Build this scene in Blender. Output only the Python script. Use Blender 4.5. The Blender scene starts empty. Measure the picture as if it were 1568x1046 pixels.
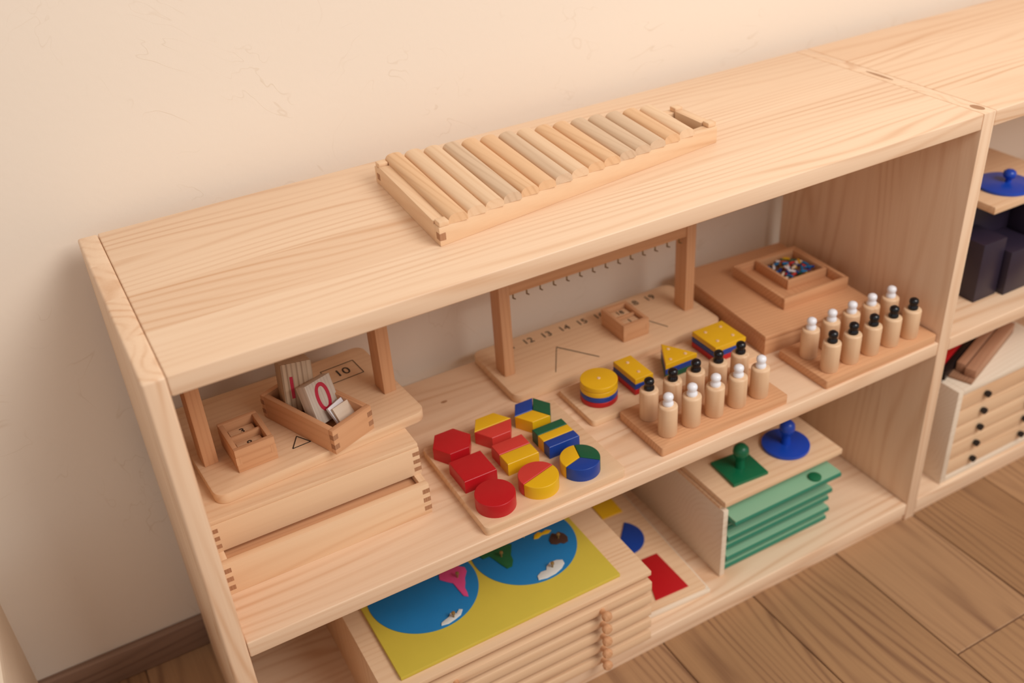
import bpy, bmesh, math, random
from mathutils import Vector, Matrix
random.seed(7)
S=bpy.context.scene
COL=bpy.context.collection
# ------------------------------------------------------------------ materials
def lin(h):
    h=h.lstrip('#');o=[]
    for i in (0,2,4):
        c=int(h[i:i+2],16)/255
        o.append(c/12.92 if c<=.04045 else ((c+.055)/1.055)**2.4)
    return (*o,1)
def newmat(n):
    m=bpy.data.materials.new(n);m.use_nodes=True
    nt=m.node_tree;return m,nt,nt.nodes['Principled BSDF']
def wood(name,c1,c2,axis='x',sp=.010,contrast=.5,rough=.5,strip=None,amp=90,knots=False,bl=.5):
    """c1 = light, c2 = dark grain, sp = ring spacing (m)"""
    m,nt,bs=newmat(name);N=nt.nodes;L=nt.links
    tc=N.new('ShaderNodeTexCoord');oi=N.new('ShaderNodeObjectInfo')
    def mapping(s):
        mp=N.new('ShaderNodeMapping')
        v={'x':(s[0],s[1],s[1]),'y':(s[1],s[0],s[1]),'z':(s[1],s[1],s[0])}[axis]
        mp.inputs['Scale'].default_value=v;L.new(tc.outputs['Object'],mp.inputs['Vector']);return mp
    def math_(op,a,b=None,c=None):
        n=N.new('ShaderNodeMath');n.operation=op
        for i,x in enumerate((a,b,c)):
            if x is None: continue
            if isinstance(x,(int,float)): n.inputs[i].default_value=x
            else: L.new(x,n.inputs[i])
        return n.outputs[0]
    w=math_('MULTIPLY',oi.outputs['Random'],37.0)
    sx=N.new('ShaderNodeSeparateXYZ');L.new(tc.outputs['Object'],sx.inputs[0])
    if strip:
        comp=sx.outputs[{'x':1,'y':0,'z':1}[axis]]
        fl=math_('FLOOR',math_('DIVIDE',comp,strip))
        wn=N.new('ShaderNodeTexWhiteNoise');wn.noise_dimensions='2D'
        cb=N.new('ShaderNodeCombineXYZ');L.new(fl,cb.inputs[0]);L.new(w,cb.inputs[1]);L.new(cb.outputs[0],wn.inputs['Vector'])
        w=math_('ADD',w,math_('MULTIPLY',fl,3.7))
        sv=wn.outputs['Value']
    n1=N.new('ShaderNodeTexNoise');n1.noise_dimensions='4D';mp=mapping((1.0,8));L.new(mp.outputs[0],n1.inputs['Vector']);L.new(w,n1.inputs['W'])
    n1.inputs['Scale'].default_value=1;n1.inputs['Detail'].default_value=1.6
    a_,b_={'x':(1,2),'y':(0,2),'z':(0,1)}[axis]
    cp=math_('MULTIPLY_ADD',sx.outputs[b_],.6,sx.outputs[a_])
    ph=math_('ADD',math_('MULTIPLY',cp,6.283/sp),math_('MULTIPLY',n1.outputs['Fac'],amp))
    rings=math_('POWER',math_('MULTIPLY_ADD',math_('SINE',ph),.5,.5),3.0)
    n2=N.new('ShaderNodeTexNoise');n2.noise_dimensions='4D';mp2=mapping((8,420));L.new(mp2.outputs[0],n2.inputs['Vector']);L.new(w,n2.inputs['W'])
    n2.inputs['Scale'].default_value=1;n2.inputs['Detail'].default_value=3
    n3=N.new('ShaderNodeTexNoise');n3.noise_dimensions='4D';mp3=mapping((1.5,9));L.new(mp3.outputs[0],n3.inputs['Vector']);L.new(w,n3.inputs['W'])
    n3.inputs['Scale'].default_value=1
    n4=N.new('ShaderNodeTexNoise');n4.noise_dimensions='4D';mp4=mapping((3,26));L.new(mp4.outputs[0],n4.inputs['Vector']);L.new(w,n4.inputs['W'])
    n4.inputs['Scale'].default_value=1
    gm=N.new('ShaderNodeMapRange');L.new(n4.outputs['Fac'],gm.inputs[0]);gm.inputs[1].default_value=.35;gm.inputs[2].default_value=.7;gm.inputs[3].default_value=.1
    rm=math_('MULTIPLY',rings,gm.outputs[0])
    fac=math_('ADD',math_('MULTIPLY',rm,1.0*contrast),math_('MULTIPLY',n2.outputs['Fac'],.6*contrast))
    fac=math_('ADD',fac,math_('MULTIPLY',math_('SUBTRACT',n3.outputs['Fac'],.5),bl))
    if strip: fac=math_('ADD',fac,math_('MULTIPLY',math_('SUBTRACT',sv,.5),.20))
    if knots:
        vo=N.new('ShaderNodeTexVoronoi');mk=mapping((1.7,3.4));L.new(mk.outputs[0],vo.inputs['Vector']);vo.inputs['Scale'].default_value=1
        k2=N.new('ShaderNodeMapRange');L.new(vo.outputs['Distance'],k2.inputs[0]);k2.inputs[1].default_value=.02;k2.inputs[2].default_value=.11;k2.inputs[3].default_value=1;k2.inputs[4].default_value=0
        fac=math_('ADD',fac,k2.outputs[0])
    cl=N.new('ShaderNodeClamp');L.new(fac,cl.inputs[0])
    mx=N.new('ShaderNodeMix');mx.data_type='RGBA';L.new(cl.outputs[0],mx.inputs['Factor'])
    mx.inputs['A'].default_value=lin(c1);mx.inputs['B'].default_value=lin(c2)
    L.new(mx.outputs['Result'],bs.inputs['Base Color'])
    bs.inputs['Roughness'].default_value=rough;bs.inputs['Specular IOR Level'].default_value=.35
    bp=N.new('ShaderNodeBump');bp.inputs['Strength'].default_value=.06;bp.inputs['Distance'].default_value=.001
    L.new(n2.outputs['Fac'],bp.inputs['Height']);L.new(bp.outputs[0],bs.inputs['Normal'])
    return m
def paint(name,c,rough=.35,var=.06,spec=.5):
    m,nt,bs=newmat(name);N=nt.nodes;L=nt.links
    tc=N.new('ShaderNodeTexCoord');n=N.new('ShaderNodeTexNoise');n.inputs['Scale'].default_value=30;n.inputs['Detail'].default_value=4
    L.new(tc.outputs['Object'],n.inputs['Vector'])
    mx=N.new('ShaderNodeMix');mx.data_type='RGBA';L.new(n.outputs['Fac'],mx.inputs['Factor'])
    c=lin(c);mx.inputs['A'].default_value=tuple([x*(1-var) for x in c[:3]]+[1]);mx.inputs['B'].default_value=tuple([min(1,x*(1+var)) for x in c[:3]]+[1])
    L.new(mx.outputs['Result'],bs.inputs['Base Color']);bs.inputs['Roughness'].default_value=rough;bs.inputs['Specular IOR Level'].default_value=spec
    return m
PINE={a:wood('pine_'+a,'#F1D2B2','#D09D72',a,.016,.55,.40,strip=.088,bl=.38) for a in 'xyz'}
BEECH={a:wood('beech_'+a,'#DDA97E','#BA7E54',a,.007,.4,.42,bl=.3,amp=60) for a in 'xyz'}
BIRCH={a:wood('birch_'+a,'#ECC9A3','#D09C70',a,.011,.42,.42,bl=.3,amp=70) for a in 'xyz'}
ENDG=wood('end_grain','#B58562','#8A5A3C','z',.003,.6,.6)
SL=[wood('slat_yellow','#E8BF95','#C79669','y',.010,.42,.55),wood('slat_grey','#DCBFA0','#B89575','y',.010,.5,.6),wood('slat_light','#EBCBA8','#CFA378','y',.010,.42,.55)]
RED=paint('red_paint','#BE141E',.38);YEL=paint('yellow_paint','#E6B414',.38);BLU=paint('blue_paint','#103E96',.36);GRN=paint('green_paint','#0D5B3C',.38)
ORED=paint('coral_red_paint','#D23C34',.4)
BLK=paint('black_paint','#121216',.25);WHT=paint('white_paint','#F2F3F8',.3);INK=paint('black_ink','#2A211C',.6);PUR=paint('dark_purple_paint','#2C2334',.4)
MAPY=paint('map_yellow','#CCB540',.5,.04);OCEAN=paint('ocean_blue','#1875AE',.45,.08);PINK=paint('map_pink','#D84A82',.5);MGRN=paint('map_green','#1B5E34',.5);MBRN=paint('map_brown','#4A3026',.5);MWH=paint('map_white','#D8D8D2',.5)
MINT=paint('sage_green','#8AB694',.5,.04);DKG=paint('tray_green','#2C8066',.45,.05);CABG=paint('form_green','#0D6B45',.35);CABB=paint('form_blue','#1747B5',.3)
PALE=wood('pale_plywood','#EBDAC4','#D4B99A','x',.008,.35,.5,bl=.25);BRS=paint('brass','#8A6B3A',.35);REDINK=paint('red_ink','#C0203C',.5)
CARD=wood('striped_pine','#DCC3A4','#94755A','z',.006,.9,.6,amp=12);CARDP=wood('greyed_card_wood','#D9CBBB','#B39E8A','z',.005,.6,.6,amp=12)
DARKW=wood('walnut_wood','#A97C5E','#704C36','x',.008,.6,.5);ROD=wood('brown_rod_wood','#BC8B6C','#8F6249','x',.008,.5,.5);KNOT=wood('pine_knot','#B98A64','#855C40','x',.003,.8,.5,amp=40)
BASEB=wood('baseboard_wood','#A07F69','#6F5342','x',.012,.7,.5)
# ------------------------------------------------------------------ geometry
def empty(name,loc=(0,0,0),rz=0):
    e=bpy.data.objects.new(name,None);e.empty_display_size=.02;COL.objects.link(e);e.location=loc;e.rotation_euler[2]=math.radians(rz);return e
def fin(bm,name,mat,parent,smooth=False,bev=0,seg=2,sharp=35):
    if bev>0:
        es=[e for e in bm.edges if len(e.link_faces)==2 and e.calc_face_angle(0)>math.radians(30)]
        bmesh.ops.bevel(bm,geom=es,offset=bev,segments=seg,affect='EDGES',profile=.5,clamp_overlap=True)
    bmesh.ops.recalc_face_normals(bm,faces=bm.faces)
    me=bpy.data.meshes.new(name);bm.to_mesh(me);bm.free()
    me.materials.append(mat)
    for p in me.polygons:p.use_smooth=True
    me.set_sharp_from_angle(angle=math.radians(sharp))
    o=bpy.data.objects.new(name,me);COL.objects.link(o)
    if parent:o.parent=parent
    return o
def box(P,name,x,y,z,mat,bev=.0008,seg=2,rot=None,at=None):
    bm=bmesh.new();bmesh.ops.create_cube(bm,size=1)
    for v in bm.verts:
        v.co=Vector(((x[0]+x[1])/2+v.co.x*(x[1]-x[0]),(y[0]+y[1])/2+v.co.y*(y[1]-y[0]),(z[0]+z[1])/2+v.co.z*(z[1]-z[0])))
    o=fin(bm,name,mat,P,bev=bev,seg=seg)
    if at is not None:o.location=at
    if rot is not None:o.rotation_euler=rot
    return o
def prism(P,name,pts,z0,z1,mat,bev=.0006,seg=2):
    bm=bmesh.new()
    f=bm.faces.new([bm.verts.new((p[0],p[1],z0)) for p in pts])
    r=bmesh.ops.extrude_face_region(bm,geom=[f])
    for v in r['geom']:
        if isinstance(v,bmesh.types.BMVert):v.co.z=z1
    return fin(bm,name,mat,P,bev=bev,seg=seg,sharp=30)
def lathe(P,name,prof,mat,n=32,at=(0,0,0),rot=None):
    bm=bmesh.new();rings=[]
    for r,z in prof:
        if r<1e-6: rings.append([bm.verts.new((0,0,z))])
        else: rings.append([bm.verts.new((r*math.cos(2*math.pi*i/n),r*math.sin(2*math.pi*i/n),z)) for i in range(n)])
    for a,b_ in zip(rings,rings[1:]):
        for i in range(n):
            j=(i+1)%n
            vs=[a[i%len(a)],a[j%len(a)],b_[j%len(b_)],b_[i%len(b_)]]
            u=[]
            for v in vs:
                if v not in u:u.append(v)
            if len(u)>=3:bm.faces.new(u)
    for rg in (rings[0],rings[-1]):
        if len(rg)>2:bm.faces.new(rg)
    o=fin(bm,name,mat,P,sharp=50);o.location=at
    if rot:o.rotation_euler=rot
    return o
def circ(cx,cy,r,a0=0,a1=360,n=48):
    k=max(2,int(n*(a1-a0)/360));full=abs(a1-a0-360)<1e-6
    return [(cx+r*math.cos(math.radians(a0+(a1-a0)*i/k)),cy+r*math.sin(math.radians(a0+(a1-a0)*i/k))) for i in range(k if full else k+1)]
def rrect(x0,x1,y0,y1,r,n=6):
    o=[]
    for cx,cy,a in ((x1-r,y0+r,-90),(x1-r,y1-r,0),(x0+r,y1-r,90),(x0+r,y0+r,180)):
        for i in range(n+1):
            t=math.radians(a+90*i/n);o.append((cx+r*math.cos(t),cy+r*math.sin(t)))
    return o
def text(P,name,s,size,loc,mat,rot=(0,0,0),ext=.0002):
    c=bpy.data.curves.new(name,'FONT');c.body=s;c.size=size;c.extrude=ext;c.align_x='CENTER';c.align_y='CENTER'
    t=bpy.data.objects.new('tmp',c);COL.objects.link(t)
    bpy.context.view_layer.update()
    me=bpy.data.meshes.new_from_object(t.evaluated_get(bpy.context.evaluated_depsgraph_get()))
    bpy.data.objects.remove(t);me.materials.clear();me.materials.append(mat)
    o=bpy.data.objects.new(name,me);COL.objects.link(o);o.parent=P;o.location=loc;o.rotation_euler=rot;return o
def line(P,name,a,b_,w,z,mat):
    a=Vector((*a,0));b_=Vector((*b_,0));d=(b_-a).normalized();n=Vector((-d.y,d.x,0))*w/2
    return prism(P,name,[tuple((p)[:2]) for p in (a-n,b_-n,b_+n,a+n)],z,z+.0003,mat,bev=0)
def cut(o,cutters):
    for c in cutters:
        md=o.modifiers.new('b','BOOLEAN');md.operation='DIFFERENCE';md.object=c;md.solver='EXACT'
    bpy.context.view_layer.update()
    me=bpy.data.meshes.new_from_object(o.evaluated_get(bpy.context.evaluated_depsgraph_get()))
    o.modifiers.clear();o.data=me
    for c in cutters:bpy.data.objects.remove(c)
    for p in me.polygons:p.use_smooth=True
    me.set_sharp_from_angle(angle=math.radians(30))
def fbox(P,nm,x0,x1,y0,y1,z0,z1,w,mat,matb,nf=3,bottom=.004,fw=None):
    """open box with finger joints"""
    box(P,nm+'_bottom',(x0+w,x1-w),(y0+w,y1-w),(z0,z0+bottom),mat['x'],0)
    box(P,nm+'_front',(x0,x1),(y0,y0+w),(z0,z1),mat['x'],.0006)
    box(P,nm+'_rear',(x0,x1),(y1-w,y1),(z0,z1),mat['x'],.0006)
    box(P,nm+'_side_a',(x0,x0+w),(y0+w,y1-w),(z0,z1),mat['y'],.0006)
    box(P,nm+'_side_b',(x1-w,x1),(y0+w,y1-w),(z0,z1),mat['y'],.0006)
    h=(z1-z0)/(2*nf+1)
    for k in range(nf):
        za=z0+h*(2*k+1);e=.0002
        for xa,xb in ((x0-e,x0+w),(x1-w,x1+e)):
            box(P,nm+'_finger',(xa,xb),(y0-e,y0+w*.9),(za,za+h),matb,0)
            box(P,nm+'_finger',(xa,xb),(y1-w*.9,y1+e),(za,za+h),matb,0)
# ------------------------------------------------------------------ dims
W,T,D,H,M,B=1.0975,.0225,.35,.705,.353,.0357
WALL=.385
# ------------------------------------------------------------------ room
def wallmat():
    m,nt,bs=newmat('cream_wallpaper');N=nt.nodes;L=nt.links
    tc=N.new('ShaderNodeTexCoord')
    n=N.new('ShaderNodeTexNoise');n.inputs['Scale'].default_value=6;n.inputs['Detail'].default_value=2;n.inputs['Distortion'].default_value=3
    L.new(tc.outputs['Object'],n.inputs['Vector'])
    n2=N.new('ShaderNodeTexNoise');n2.inputs['Scale'].default_value=120;n2.inputs['Detail'].default_value=4
    L.new(tc.outputs['Object'],n2.inputs['Vector'])
    mr=N.new('ShaderNodeMapRange');L.new(n.outputs['Fac'],mr.inputs[0]);mr.inputs[1].default_value=.485;mr.inputs[2].default_value=.505
    mp=N.new('ShaderNodeMath');mp.operation='PINGPONG';L.new(mr.outputs[0],mp.inputs[0]);mp.inputs[1].default_value=.5
    n3=N.new('ShaderNodeTexNoise');n3.inputs['Scale'].default_value=12;L.new(tc.outputs['Object'],n3.inputs['Vector'])
    gt=N.new('ShaderNodeMapRange');L.new(n3.outputs['Fac'],gt.inputs[0]);gt.inputs[1].default_value=.5;gt.inputs[2].default_value=.65
    mm=N.new('ShaderNodeMath');mm.operation='MULTIPLY';L.new(mp.outputs[0],mm.inputs[0]);L.new(gt.outputs[0],mm.inputs[1])
    mx=N.new('ShaderNodeMix');mx.data_type='RGBA';mx.inputs['A'].default_value=lin('#F0E1CF');mx.inputs['B'].default_value=lin('#DCC7AE')
    L.new(mm.outputs[0],mx.inputs['Factor']);L.new(mx.outputs['Result'],bs.inputs['Base Color'])
    bp=N.new('ShaderNodeBump');bp.inputs['Strength'].default_value=.2;bp.inputs['Distance'].default_value=.001
    ad=N.new('ShaderNodeMath');L.new(mm.outputs[0],ad.inputs[0]);L.new(n2.outputs['Fac'],ad.inputs[1]);L.new(ad.outputs[0],bp.inputs['Height']);L.new(bp.outputs[0],bs.inputs['Normal'])
    bs.inputs['Roughness'].default_value=.85
    return m
box(None,'wall_back',(-2.5,4.5),(WALL,WALL+.1),(0,2.6),wallmat(),0)
box(None,'floor',(-2.5,4.5),(-3,WALL+.1),(-.06,-.004),DARKW,0)
FL=[wood('floor_oak_'+str(i),c1,c2,'y',.018,.7,.42,knots=True,amp=110,bl=.5) for i,(c1,c2) in enumerate((('#B0875F','#75513A'),('#A98059','#6C4A35'),('#B68D66','#7C5840')))]
fl=empty('floor_planks')
k=0;x=.757-.171*14
while x<3.4:
    js=[-.235-1.2*j+ [0,.55,.9,.3][(k+1)%4] for j in range(-1,4)]
    js=[j for j in js if j<WALL-.05]
    prev=WALL-.001
    for j in js+[-3.0]:
        if j< -3: continue
        if prev-j>.02: box(fl,'plank',(x+.0007,x+.1703),(j+.0008,prev-.0008),(-.004,0),FL[random.randrange(3)],.0014,1)
        prev=j
    x+=.171;k+=1
box(None,'baseboard_back',(-2.5,4.5),(WALL-.014,WALL),(0,.055),BASEB,.003)
# ------------------------------------------------------------------ shelf units
def unit(name,x0,wd,left=True):
    P=empty(name,(x0,0,0))
    if left: box(P,'side_panel_left',(0,T),(0,D),(0,H),PINE['z'],.003,3)
    box(P,'side_panel_right',(wd-T,wd),(0,D),(0,H),PINE['z'],.0015,2)
    xa=T if left else 0;xb=wd-T;g=.0003
    for nm,z in (('top_board',H),('middle_shelf',M),('bottom_shelf',B)):
        box(P,nm,(xa+g,xb-g),(0.0005,D),(z-T,z),PINE['x'],.0018,3)
    box(P,'plinth',(xa+g,xb-g),(.004,.02),(0,B-T),PINE['x'],.0005)
    box(P,'rear_plinth',(xa+g,xb-g),(D-.03,D-.014),(0,B-T),PINE['x'],.0005)
    return P
U=unit('wooden_shelf_unit',0,W)
def ell(cx,cy,a,b_): return [(cx+a*math.cos(t*math.pi/12),cy+b_*math.sin(t*math.pi/12)) for t in range(24)]
prism(U,'knot_in_panel',ell(W-T/2+.001,.022,.0065,.011),H-.001,H+.0001,KNOT,0)
prism(U,'knot_in_panel',ell(W-T/2,.190,.003,.026),H-.001,H+.0001,KNOT,0)
prism(U,'knot_in_shelf',ell(.396,.281,.005,.0026),M-.001,M+.0001,KNOT,0)
unit('wooden_shelf_unit',W+.0004,W,False)
# ------------------------------------------------------------------ slatted bridge on top
P=empty('slatted_wooden_bridge',(0,0,H))
yf=lambda x:.082+(x-.337)*50/398
yb=lambda x:.286-(x-.337)*70/410
x0,x1=.335,.747;xr=.345
def quad(nm,a,b_,c,d,z0,z1,mat,bev=.0008): return prism(P,nm,[a,b_,c,d],z0,z1,mat,bev)
hh=.022;w=.014
quad('front_rail',(x0,yf(x0)),(x1,yf(x1)),(x1,yf(x1)+w),(x0,yf(x0)+w),0,hh,BIRCH['x'])
quad('rear_rail',(xr,yb(xr)-w),(x1,yb(x1)-w),(x1,yb(x1)),(xr,yb(xr)),0,hh,BIRCH['x'])
quad('left_end',(x0,yf(x0)+w),(x0+w,yf(x0+w)+w),(xr+w,yb(xr+w)-w),(xr,yb(xr)-w),0,hh+.003,BIRCH['y'])
quad('right_end',(x1-w,yf(x1)+w),(x1,yf(x1)+w),(x1,yb(x1)-w),(x1-w,yb(x1)-w),0,hh+.003,BIRCH['y'])
for (xx,yy) in ((x0,yf(x0)),(xr,yb(xr)-w),(x1-w,yf(x1)),(x1-w,yb(x1)-w)):
    box(P,'joint_block',(xx+.001,xx+w-.001),(yy+.001,yy+w-.001),(hh,hh+.006),BIRCH['y'],.001)
    box(P,'joint_finger',(xx-.0002,xx+w*.5),(yy-.0002,yy+w*.6),(.007,.015),ENDG,0)
for i in range(15):
    xc=.3655+i*.0239;wd=.0230;th=.0110
    ya=yf(xc)-.0015;yc=yb(xc)+.002
    bm=bmesh.new();n=10;pr=[]
    for j in range(n+1):
        t=math.pi*j/n;pr.append((math.copysign(abs(math.cos(t))**.8,math.cos(t))*wd/2,(math.sin(t)**.8)*th*.72+th*.28))
    pr=[(wd/2,0)]+pr+[(-wd/2,0)]
    A=[bm.verts.new((xc-.006+p[0],ya,hh+p[1])) for p in pr];Bv=[bm.verts.new((xc+.005+p[0],yc,hh+p[1])) for p in pr]
    for j in range(len(pr)):
        k=(j+1)%len(pr);bm.faces.new((A[j],A[k],Bv[k],Bv[j]))
    bm.faces.new(A);bm.faces.new(Bv[::-1])
    fin(bm,'slat_%d'%(i+1),SL[[0,2,2,1,0,0,1,2,0,0,1,1,1,0,2][i]],P,bev=.0006,sharp=50)
# ------------------------------------------------------------------ hanging stands
def stand(name,loc,rz,wd,dp,px,py,ph,nh,zbar):
    P=empty(name,loc,rz)
    prism(P,'base_board',rrect(0,wd,0,dp,.014),0,.014,BIRCH['x'],.0012)
    for xx in px:
        box(P,'post',(xx-.0085,xx+.0085),(py-.014,py+.014),(.014,ph),BEECH['z'],.001)
    box(P,'top_bar',(px[0]+.0085,px[1]-.0085),(py-.012,py+.012),(ph-.018,ph),BEECH['x'],.001)
    for i in range(nh):
        xx=px[0]+(px[1]-px[0])*(i+.8)/(nh+.6);zz=ph-.018
        lathe(P,'hook',[(0,0),(.0011,0),(.0011,.010),(0,.010)],BRS,8,(xx,py-.006,zz-.010))
        lathe(P,'hook_tip',[(0,0),(.0010,0),(.0010,.007),(0,.007)],BRS,8,(xx,py-.006,zz-.0095),(math.radians(75),0,0))
    return P
P=stand('number_hanging_stand',(.478,.215,M),0,.366,.138,(.020,.342),.066,.162,14,0)
for i in range(9):
    text(P,'numeral',str(11+i),.019,(.055+.0322*i,.117,.0143),INK)
line(P,'printed_line',(.114,.078),(.079,.022),.0009,.0142,INK);line(P,'printed_line',(.114,.078),(.153,.02),.0016,.0142,INK)
line(P,'printed_line',(.262,.08),(.285,.03),.0012,.0142,INK)
P=stand('number_hanging_stand',(.046,.122,M+.0925),4,.270,.188,(.016,.252),.075,.166,12,0)
text(P,'numeral','10',.022,(.222,.142,.0143),INK,(0,0,0))
for a,b_ in (((.198,.125),(.245,.125)),((.245,.125),(.245,.16)),((.198,.16),(.245,.16)),((.198,.125),(.198,.16))): line(P,'printed_line',a,b_,.0009,.0142,INK)
for i in range(3): text(P,'numeral',str(i+1),.016,(.045+.024*i,.115,.0143),INK)
line(P,'printed_line',(.105,.03),(.118,.05),.0012,.0142,INK);line(P,'printed_line',(.118,.05),(.128,.03),.0012,.0142,INK);line(P,'printed_line',(.105,.03),(.128,.03),.0012,.0142,INK)
# stacked finger-joint trays under the left stand
P=empty('finger_jointed_wooden_tray',(0,0,M));fbox(P,'tray',.027,.283,.080,.335,0,.046,.009,BIRCH,ENDG,3)
box(P,'inner_lid',(.0365,.2735),(.0895,.3255),(.030,.037),BEECH['x'],.001)
P=empty('finger_jointed_wooden_tray',(0,0,M+.0462));fbox(P,'tray',.027,.285,.103,.345,0,.040,.009,BIRCH,ENDG,3)
box(P,'sliding_lid',(.0275,.2845),(.1035,.3445),(.040,.0462),BIRCH['x'],.001)
# small card boxes
def cardbox(name,loc,rz,sx,sy,h,num):
    P=empty(name,loc,rz);fbox(P,'box',0,sx,0,sy,0,h,.006,BEECH,BEECH['z'],1)
    box(P,'divider',(.006,sx-.006),(sy*.5-.002,sy*.5+.002),(.004,h-.003),BEECH['x'],.0004)
    for q_ in (0,1):
        ya=.008+q_*(sy*.5-.004)
        for k in range(4): box(P,'number_card',(.009,sx-.009),(ya+.001,ya+sy*.5-.013),(.004+k*.0045,.0083+k*.0045),PALE if k%2==0 else BIRCH['x'],.0003)
        text(P,'numeral',num[q_],.014,(sx/2,ya+sy*.25-.006,.0222),INK)
cardbox('number_card_box',(.081,.150,M+.1067),3,.048,.064,.032,('8','3'))
cardbox('number_card_box',(.682,.246,M+.0142),0,.046,.062,.028,('1','18'))
# open box with blocks
P=empty('numeral_block_box',(.189,.119,M+.1067),22);
fbox(P,'box',0,.062,0,.132,0,.034,.007,BEECH,ENDG,2)
bk=box(P,'striped_wood_block',(-.019,.019),(-.017,.017),(0,.062),CARD,.001,rot=(math.radians(-16),math.radians(6),math.radians(-25)),at=(.027,.094,.014))
text(bk,'numeral','1',.040,(-.008,-.0172,.030),REDINK,(math.radians(90),0,0))
bk=box(P,'numeral_block',(-.022,.022),(-.008,.008),(0,.052),CARDP,.0006,rot=(math.radians(-22),math.radians(8),math.radians(8)),at=(.033,.050,.010))
t=text(bk,'numeral','0',.052,(0,-.0082,.028),REDINK,(math.radians(90),0,0))
for k in range(2): box(P,'small_tile',(-.013,.013),(-.002,.002),(0,.030),WHT if k else PALE,.0004,rot=(math.radians(-35),0,math.radians(10*k)),at=(.044,.018+.008*k,.008))
# ------------------------------------------------------------------ geometric form board
P=empty('geometric_form_tray',(0,0,M))
tb=prism(P,'tray_board',rrect(.319,.520,.004,.186,.006),0,.013,BIRCH['x'],.001)
xs=(.350,.411,.472);ys=(.0365,.096,.156)
hexp=lambda cx,cy,r:[(cx+r*math.cos(math.radians(60*i)),cy+r*math.sin(math.radians(60*i))) for i in range(6)]
sq=lambda cx,cy,r:[(cx-r,cy-r),(cx+r,cy-r),(cx+r,cy+r),(cx-r,cy+r)]
cs=[]
for xx in xs:
    cs.append(prism(None,'c',circ(xx,ys[0],.0285),.004,.02,BLK,0));cs.append(prism(None,'c',sq(xx,ys[1],.0246),.004,.02,BLK,0));cs.append(prism(None,'c',hexp(xx,ys[2],.0292),.004,.02,BLK,0))
cut(tb,cs)
Z0,Z1=.004,.032
def gp(nm,pts,mat): prism(P,nm,pts,Z0,Z1,mat,.0011,3)
g=.0004
R_=.0254;Q_=.0226;X_=.0274
gp('red_circle',circ(xs[0],ys[0],R_),RED);gp('red_square',sq(xs[0],ys[1],Q_),RED);gp('red_hexagon',hexp(xs[0],ys[2],X_),RED)
def shift(p,dx,dy):return [(a+dx,b_+dy) for a,b_ in p]
c0=(xs[1],ys[0]);a=15
for k,mt in ((0,ORED),(1,YEL)):
    t=math.radians(a+90+180*k)
    gp('half_circle',shift(circ(*c0,R_,a+180*k,a+180*k+180),g*math.cos(t),g*math.sin(t)),mt)
gp('half_square',[(xs[1]-Q_,ys[1]-Q_),(xs[1]+Q_,ys[1]-Q_),(xs[1]+Q_,ys[1]-g),(xs[1]-Q_,ys[1]-g)],YEL)
gp('half_square',[(xs[1]-Q_,ys[1]+g),(xs[1]+Q_,ys[1]+g),(xs[1]+Q_,ys[1]+Q_),(xs[1]-Q_,ys[1]+Q_)],ORED)
h=hexp(xs[1],ys[2],X_)
gp('half_hexagon',shift([h[0],h[1],h[2],h[3]],0,g),YEL);gp('half_hexagon',shift([h[3],h[4],h[5],h[0]],0,-g),ORED)
c0=(xs[2],ys[0])
for k,(mt,a) in enumerate(((YEL,75),(BLU,195),(GRN,-45))):
    t=math.radians(a+60)
    gp('third_circle',shift(circ(*c0,R_,a,a+120)+[c0],g*math.cos(t),g*math.sin(t)),mt)
for k,mt in enumerate((BLU,YEL,GRN)):
    ya=ys[1]-Q_+k*2*Q_/3
    gp('third_square',[(xs[2]-Q_,ya+g/2),(xs[2]+Q_,ya+g/2),(xs[2]+Q_,ya+2*Q_/3-g/2),(xs[2]-Q_,ya+2*Q_/3-g/2)],mt)
h=hexp(xs[2],ys[2],X_)
for k,mt in ((0,GRN),(2,BLU),(4,YEL)):
    t=math.radians(60*k)
    pts=[h[(k-1)%6],h[k%6],h[(k+1)%6],(xs[2],ys[2])]
    gp('third_hexagon',shift(pts,g*math.cos(t),g*math.sin(t)),mt)
# ------------------------------------------------------------------ geometric stacker
P=empty('geometric_peg_stacker',(0,0,M))
prism(P,'base_board',rrect(.540,.832,.112,.202,.006),0,.010,BIRCH['x'],.001)
def stack(nm,pts,pegs,cols,hz=.009):
    z=.010
    for k,c in enumerate(cols):
        o=prism(P,nm+'_piece_%d'%k,pts,z+.0002,z+hz,c,.001,3)
        if k==len(cols)-1:
            cut(o,[prism(None,'c',circ(px_,py_,.0044,n=20),z-.01,z+.03,BLK,0) for px_,py_ in pegs])
        z+=hz
    for px_,py_ in pegs: lathe(P,nm+'_peg',[(.0028,.01),(.0028,z-.0005),(.002,z+.001),(0,z+.0013)],BIRCH['z'],16,(px_,py_,0))
stack('circle',circ(.578,.155,.0262),[(.578,.155)],(RED,BLU,YEL,YEL),.0082)
stack('rectangle',[(.622,.130),(.652,.130),(.652,.185),(.622,.185)],[(.637,.144),(.637,.171)],(RED,BLU,YEL),.009)
stack('triangle',[(.678,.136),(.733,.136),(.705,.184)],[(.692,.144),(.718,.144),(.705,.167)],(GRN,BLU,YEL),.009)
stack('square',[(.762,.130),(.817,.130),(.817,.185),(.762,.185)],[(.776,.144),(.804,.144),(.776,.172),(.804,.172)],(RED,BLU,YEL),.009)
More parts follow.
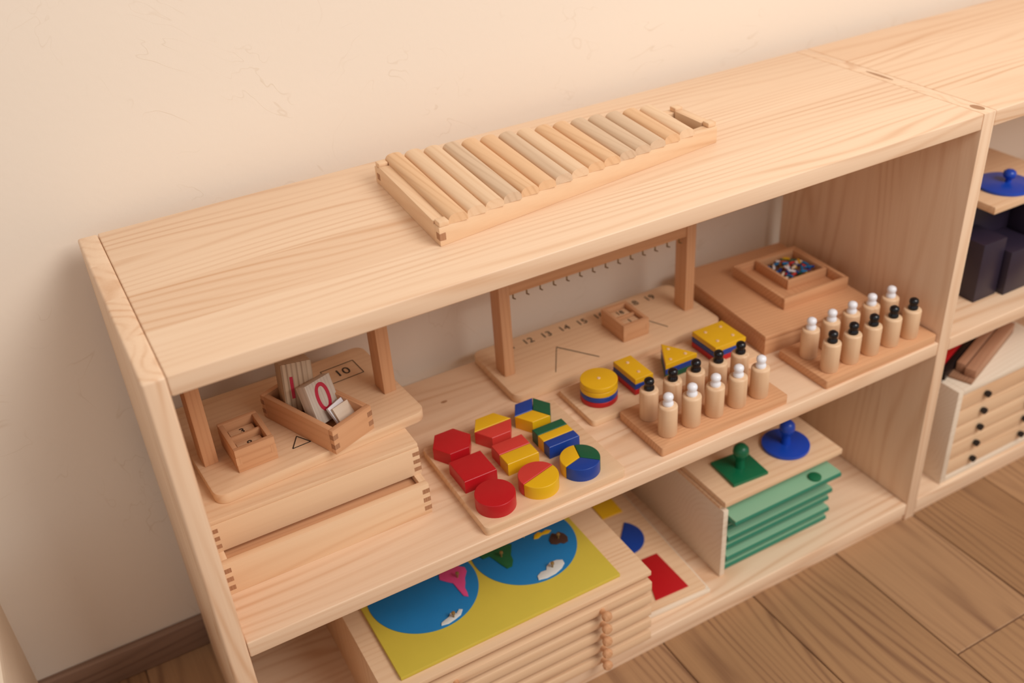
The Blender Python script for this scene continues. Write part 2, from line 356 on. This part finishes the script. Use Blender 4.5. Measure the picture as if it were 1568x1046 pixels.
# ------------------------------------------------------------------ knobbed cylinders
def cylset(loc,L_,dp,x0,ys_,dx,cols,rz=0):
    P=empty('sound_cylinder_set',loc,rz)
    prism(P,'base_board',rrect(0,L_,0,dp,.003),0,.014,BEECH['x'],.001)
    for yy,c in zip(ys_,cols):
        for i in range(5):
            x=x0+i*dx
            r=.0128
            lathe(P,'cylinder_body',[(0,0),(r-.001,0),(r,.001),(r,.043),(r-.0004,.045),(r-.002,.0462),(0,.0462)],BIRCH['z'],32,(x,yy,.014))
            lathe(P,'cylinder_knob',[(.0066,0),(.0072,.001),(.0071,.004),(.0058,.006),(.0056,.0075),(.0066,.010),(.0069,.0125),(.0062,.0152),(.0037,.0172),(0,.0178)],c,24,(x,yy,.0602))
cylset((.580,.010,M),.212,.098,.026,(.024,.066),.0385,(WHT,BLK))
cylset((.857,.004,M),.214,.098,.024,(.022,.064),.0388,(BLK,WHT))
# ------------------------------------------------------------------ flat box + bead tray
P=empty('flat_wooden_box',(.844,.118,M),-4)
box(P,'box_body',(0,.198),(0,.226),(0,.026),BEECH['x'],.001);box(P,'box_lid',(-.0015,.1995),(-.0015,.2275),(.0265,.034),BEECH['x'],.0015)
P=empty('bead_tray',(.914,.158,M+.0342),-2)
box(P,'tray_floor',(.006,.119),(.006,.121),(0,.003),BEECH['y'],0)
for n,a,b_ in (('front',(0,.125),(0,.006)),('rear',(0,.125),(.121,.127)),('left',(0,.006),(.006,.121)),('right',(.119,.125),(.006,.121))): box(P,n+'_rim',a,b_,(0,.019),BEECH['x'],.001)
for n,a,b_ in (('front',(.04,.117),(.04,.044)),('rear',(.04,.117),(.115,.119)),('left',(.04,.044),(.044,.115)),('right',(.113,.117),(.044,.115))): box(P,'inner_'+n+'_rim',a,b_,(.003,.020),BEECH['x'],.0008)
box(P,'inner_floor',(.044,.113),(.044,.115),(.003,.006),DARKW,0)
bc=[RED,OCEAN,BLU,GRN,WHT,ORED,BRS,OCEAN,YEL,PALE]
for i in range(60):
    lathe(P,'coloured_bead',[(0,-.006),(.0018,-.0055),(.0022,0),(.0018,.0055),(0,.006)],bc[i%10],10,(random.uniform(.052,.105),random.uniform(.052,.107),.009+random.uniform(0,.007)),(math.radians(90)+random.uniform(-.3,.3),0,random.uniform(0,3.1)))
# ------------------------------------------------------------------ map drawer cabinet
P=empty('map_drawer_cabinet',(0,0,B))
cx0,cx1,cy0,cy1,ch=.160,.556,-.004,.290,.137
box(P,'top_panel',(cx0,cx1),(cy0,cy1),(ch-.008,ch),BIRCH['x'],.001)
box(P,'bottom_panel',(cx0,cx1),(cy0+.003,cy1),(0,.006),BIRCH['x'],.001)
box(P,'side_left',(cx0,cx0+.01),(cy0+.004,cy1),(.006,ch-.008),BIRCH['z'],.001)
box(P,'side_right',(cx1-.01,cx1),(cy0+.02,cy1),(.006,ch-.008),BIRCH['z'],.001)
box(P,'rear_panel',(cx0+.01,cx1-.01),(cy1-.008,cy1),(.006,ch-.008),BIRCH['x'],.001)
nd=5;dh=(ch-.014)/nd
for i in range(nd):
    z=.006+i*dh
    box(P,'drawer_front_%d'%(i+1),(cx0+.011,cx1-.002),(cy0-.005,cy0+.007),(z+.0012,z+dh-.0075),BIRCH['x'],.0012)
    box(P,'drawer_tray_%d'%(i+1),(cx0+.012,cx1-.012),(cy0+.022,cy1-.012),(z+.002,z+dh-.012),BEECH['x'],0)
    for kx in (.25,.471):
        lathe(P,'drawer_knob',[(.004,0),(.0035,.006),(.0065,.009),(.0075,.013),(.006,.0165),(0,.018)],BEECH['z'],20,(kx,cy0-.005,z+dh*.38),(math.radians(90),0,0))
P=empty('world_map_puzzle',(0,0,B+ch+.0002))
box(P,'yellow_board',(.186,.514),(.010,.262),(0,.006),MAPY,.001)
for cxx in (.271,.429):
    prism(P,'ocean_disc',circ(cxx,.130,.077,n=96),.006,.0072,OCEAN,.0003)
def blob(nm,c,pts,mat,kn=None):
    pts=[(c[0]+a*.001,c[1]+b_*.001) for a,b_ in pts]
    prism(P,nm,pts,.0072,.0088,mat,.0004)
    if kn: lathe(P,'map_knob',[(.0012,0),(.0012,.004),(.0026,.006),(.0026,.0085),(0,.01)],BRS,14,(c[0]+kn[0]*.001,c[1]+kn[1]*.001,.0088))
cL=(.271,.130);cR=(.429,.130)
blob('south_america',cL,[(36,18),(30,10),(27,2),(33,-6),(40,-14),(41,-30),(42,-42),(47,-47),(49,-40),(50,-30),(55,-22),(58,-14),(66,-4),(67,4),(58,13),(48,20)],PINK,(50,-8))
blob('north_america',cL,[(30,22),(16,30),(-4,40),(-20,56),(-10,68),(15,70),(40,58),(52,48),(38,36),(40,24)],ORED,(18,52))
blob('antarctica_west',cL,[(-6,-73),(4,-75),(14,-73),(24,-70),(30,-63),(26,-60),(20,-65),(13,-60),(9,-65),(2,-67),(-4,-69)],MWH,(14,-69))
blob('africa',cR,[(-66,18),(-62,30),(-48,36),(-30,30),(-22,14),(-14,8),(-20,-2),(-25,-10),(-27,-20),(-34,-30),(-42,-30),(-46,-18),(-49,-6),(-52,4),(-62,4)],MGRN,(-38,-6))
blob('europe_asia',cR,[(-50,44),(-40,58),(-15,70),(20,70),(45,56),(50,38),(36,20),(26,12),(22,28),(8,10),(2,26),(-12,18),(-20,32),(-34,40)],YEL,(10,44))
blob('australia',cR,[(34,-22),(35,-14),(40,-9),(46,-4),(50,-9),(55,-6),(60,-14),(61,-22),(57,-30),(50,-31),(46,-27),(40,-27)],MBRN,(48,-18))
blob('islands',cR,[(18,0),(22,6),(30,9),(34,5),(42,7),(48,2),(42,-1),(32,1),(24,-2)],YEL)
blob('antarctica_east',cR,[(-16,-72),(-4,-75),(10,-74),(22,-70),(30,-64),(31,-57),(24,-53),(14,-52),(6,-56),(2,-62),(-6,-61),(-14,-65)],MWH,(12,-62))
# ------------------------------------------------------------------ pale puzzle boards
P=empty('shape_puzzle_board',(.566,.026,B),-3)
box(P,'board',(0,.118),(0,.262),(0,.008),PALE,.001)
box(P,'board_upper',(.002,.112),(.004,.258),(.0082,.015),BIRCH['x'],.001)
prism(P,'red_trapezoid',[(.030,.015),(.088,.015),(.084,.096),(.056,.096)],.015,.0168,RED,.0003)
prism(P,'blue_half_disc',circ(.052,.152,.038,-130,50),.015,.0168,BLU,.0003)
prism(P,'yellow_rectangle',[(.050,.205),(.088,.205),(.088,.245),(.050,.245)],.015,.0168,YEL,.0003)
# ------------------------------------------------------------------ geometric cabinet with green trays
P=empty('geometric_tray_cabinet',(0,0,B))
a0,a1,b0,b1,hc=.716,.944,.038,.310,.147
box(P,'side_left',(a0,a0+.009),(b0,b1),(0,hc-.014),PALE,.0008)
box(P,'side_right',(a1-.006,a1),(b0+.05,b1),(0,hc-.014),PALE,.0008)
box(P,'base_panel',(a0+.009,a1-.006),(b0+.01,b1),(0,.005),BIRCH['x'],.0006)
box(P,'top_panel',(a0-.001,a1+.002),(b0+.008,b1),(hc-.014,hc-.008),BIRCH['x'],.0008)
z=.0055;np_=6
for i in range(np_):
    y0=b0+(.004,.000,.004,-.001,.003,-.014)[i]
    box(P,'green_tray_%d'%(i+1),(a0+.0115,a1-.0075),(y0,b1-.02),(z,z+.0065),DKG,.0006)
    box(P,'sage_liner_%d'%(i+1),(a0+.0125,a1-.0085),(y0+.0015,b1-.02),(z+.0067,z+.0095),MINT,.0005)
    z+=.0206
lathe(P,'dark_green_tab',[(.010,0),(.010,.003),(.008,.004),(0,.004)],CABG,24,(.892,.036,.0055+.0206*5+.0095))
P=empty('knobbed_shape_tray',(0,0,B+hc-.0078))
box(P,'tray_frame',(.718,.947),(.038,.195),(0,.010),BIRCH['x'],.001)
prism(P,'green_square_inset',[(.750,.058),(.812,.054),(.816,.114),(.754,.118)],.010,.016,CABG,.001)
prism(P,'blue_circle_inset',circ(.880,.092,.037,n=64),.010,.016,CABB,.001)
KN=[(.006,0),(.0055,.006),(.0062,.009),(.0105,.013),(.0125,.020),(.0115,.027),(.007,.032),(0,.0335)]
KN2=[(.0075,0),(.0068,.012),(.0072,.018),(.0105,.022),(.0122,.029),(.0112,.036),(.007,.041),(0,.0425)]
lathe(P,'green_knob',KN2,CABG,28,(.784,.086,.016));lathe(P,'blue_knob',KN2,CABB,28,(.880,.092,.016))
# ------------------------------------------------------------------ second unit contents
P=empty('drawer_cabinet',(0,0,B))
d0,d1,e0,e1,dc=1.156,1.40,.006,.300,.190
box(P,'side_left',(d0,d0+.012),(e0,e1),(0,dc),PALE,.001);box(P,'side_right',(d1-.012,d1),(e0,e1),(0,dc),PALE,.001)
box(P,'top_panel',(d0+.012,d1-.012),(e0,e1),(dc-.01,dc),PALE,.001);box(P,'base',(d0+.012,d1-.012),(e0,e1),(0,.01),PALE,.001)
for i in range(5):
    z=.011+i*.0337
    box(P,'drawer_%d'%(i+1),(d0+.0135,d1-.0135),(e0+.002,e1-.01),(z+.001,z+.0315),BIRCH['x'],.001)
    for kx in (.07,.19): lathe(P,'drawer_knob',[(.004,0),(.006,.004),(.0055,.008),(0,.0095)],BLK,16,(d0+kx,e0+.002,z+.016),(math.radians(90),0,0))
P=empty('wooden_rod_tray',(1.188,.010,B+dc+.0002),20)
box(P,'tray_base',(0,.19),(0,.15),(0,.005),DARKW,.001)
box(P,'brown_rod',(.012,.19),(.0,.018),(.005,.020),ROD,.001);box(P,'brown_rod',(.018,.19),(.020,.034),(.005,.022),ROD,.001)
box(P,'black_rod',(-.020,.18),(.036,.046),(.005,.022),BLK,.001);box(P,'red_rod',(-.024,.18),(.047,.060),(.005,.026),RED,.001)
box(P,'yellow_block',(-.022,.17),(.061,.14),(.005,.046),YEL,.001)
P=empty('dark_purple_prism_stack',(1.205,.05,M))
for i,(xa,xb,ya,yb_,za,zb) in enumerate(((0,.2,.056,.22,0,.14),(.0,.05,0,.055,0,.10),(.055,.12,-.01,.055,0,.075),(.125,.2,0,.055,0,.12))): box(P,'prism_%d'%i,(xa,xb),(ya,yb_),(za,zb),PUR,.001)
P=empty('blue_disc_puzzle',(1.228,.062,M+.1403))
box(P,'board',(0,.18),(0,.16),(0,.012),BIRCH['x'],.001)
prism(P,'blue_disc',circ(.074,.045,.042,n=64),.012,.017,CABB,.001)
lathe(P,'blue_knob',[(r*.8,zz*.6) for r,zz in KN],CABB,24,(.082,.045,.017))
# ------------------------------------------------------------------ small chair left of the unit
P=empty('child_chair')
for xx in (-.235,-.53):
    o=prism(P,'side_panel',rrect(.02,.32,0,.31,.03),-.011,.011,PALE,.003)
    o.rotation_euler=(math.radians(90),0,math.radians(90));o.location=(xx,0,0)
box(P,'seat',(-.52,-.245),(.03,.31),(.17,.19),PALE,.002);box(P,'backrest',(-.52,-.245),(.29,.306),(.2,.29),PALE,.002)
# ------------------------------------------------------------------ camera
cam=bpy.data.cameras.new('camera');co=bpy.data.objects.new('camera',cam);COL.objects.link(co)
Rm=Matrix(((0.872286,-0.484963,-0.062676),(0.308887,0.447094,0.839462),(-0.379086,-0.75161,0.539792)))
co.matrix_world=Matrix.Translation((-0.038449,-0.810047,1.196898))@Rm.transposed().to_4x4()
cam.sensor_width=36;cam.lens=1541.025/1568*36;cam.clip_start=.02
cam.dof.use_dof=True;cam.dof.focus_distance=1.16;cam.dof.aperture_fstop=3.2
S.camera=co
# ------------------------------------------------------------------ light
wd=bpy.data.worlds.new('world');S.world=wd;wd.use_nodes=True
bg=wd.node_tree.nodes['Background'];bg.inputs[0].default_value=lin('#FBF5F1');bg.inputs[1].default_value=.56
def area(name,loc,tgt,size,e,c):
    l=bpy.data.lights.new(name,'AREA');l.size=size;l.energy=e;l.color=lin(c)[:3]
    o=bpy.data.objects.new(name,l);COL.objects.link(o);o.location=loc
    o.rotation_euler=(Vector(tgt)-Vector(loc)).to_track_quat('-Z','Y').to_euler();return o
area('window_daylight',(1.4,-1.8,2.5),(.5,.2,.5),1.4,56,'#FFFAF5')
S.view_settings.view_transform='Standard'
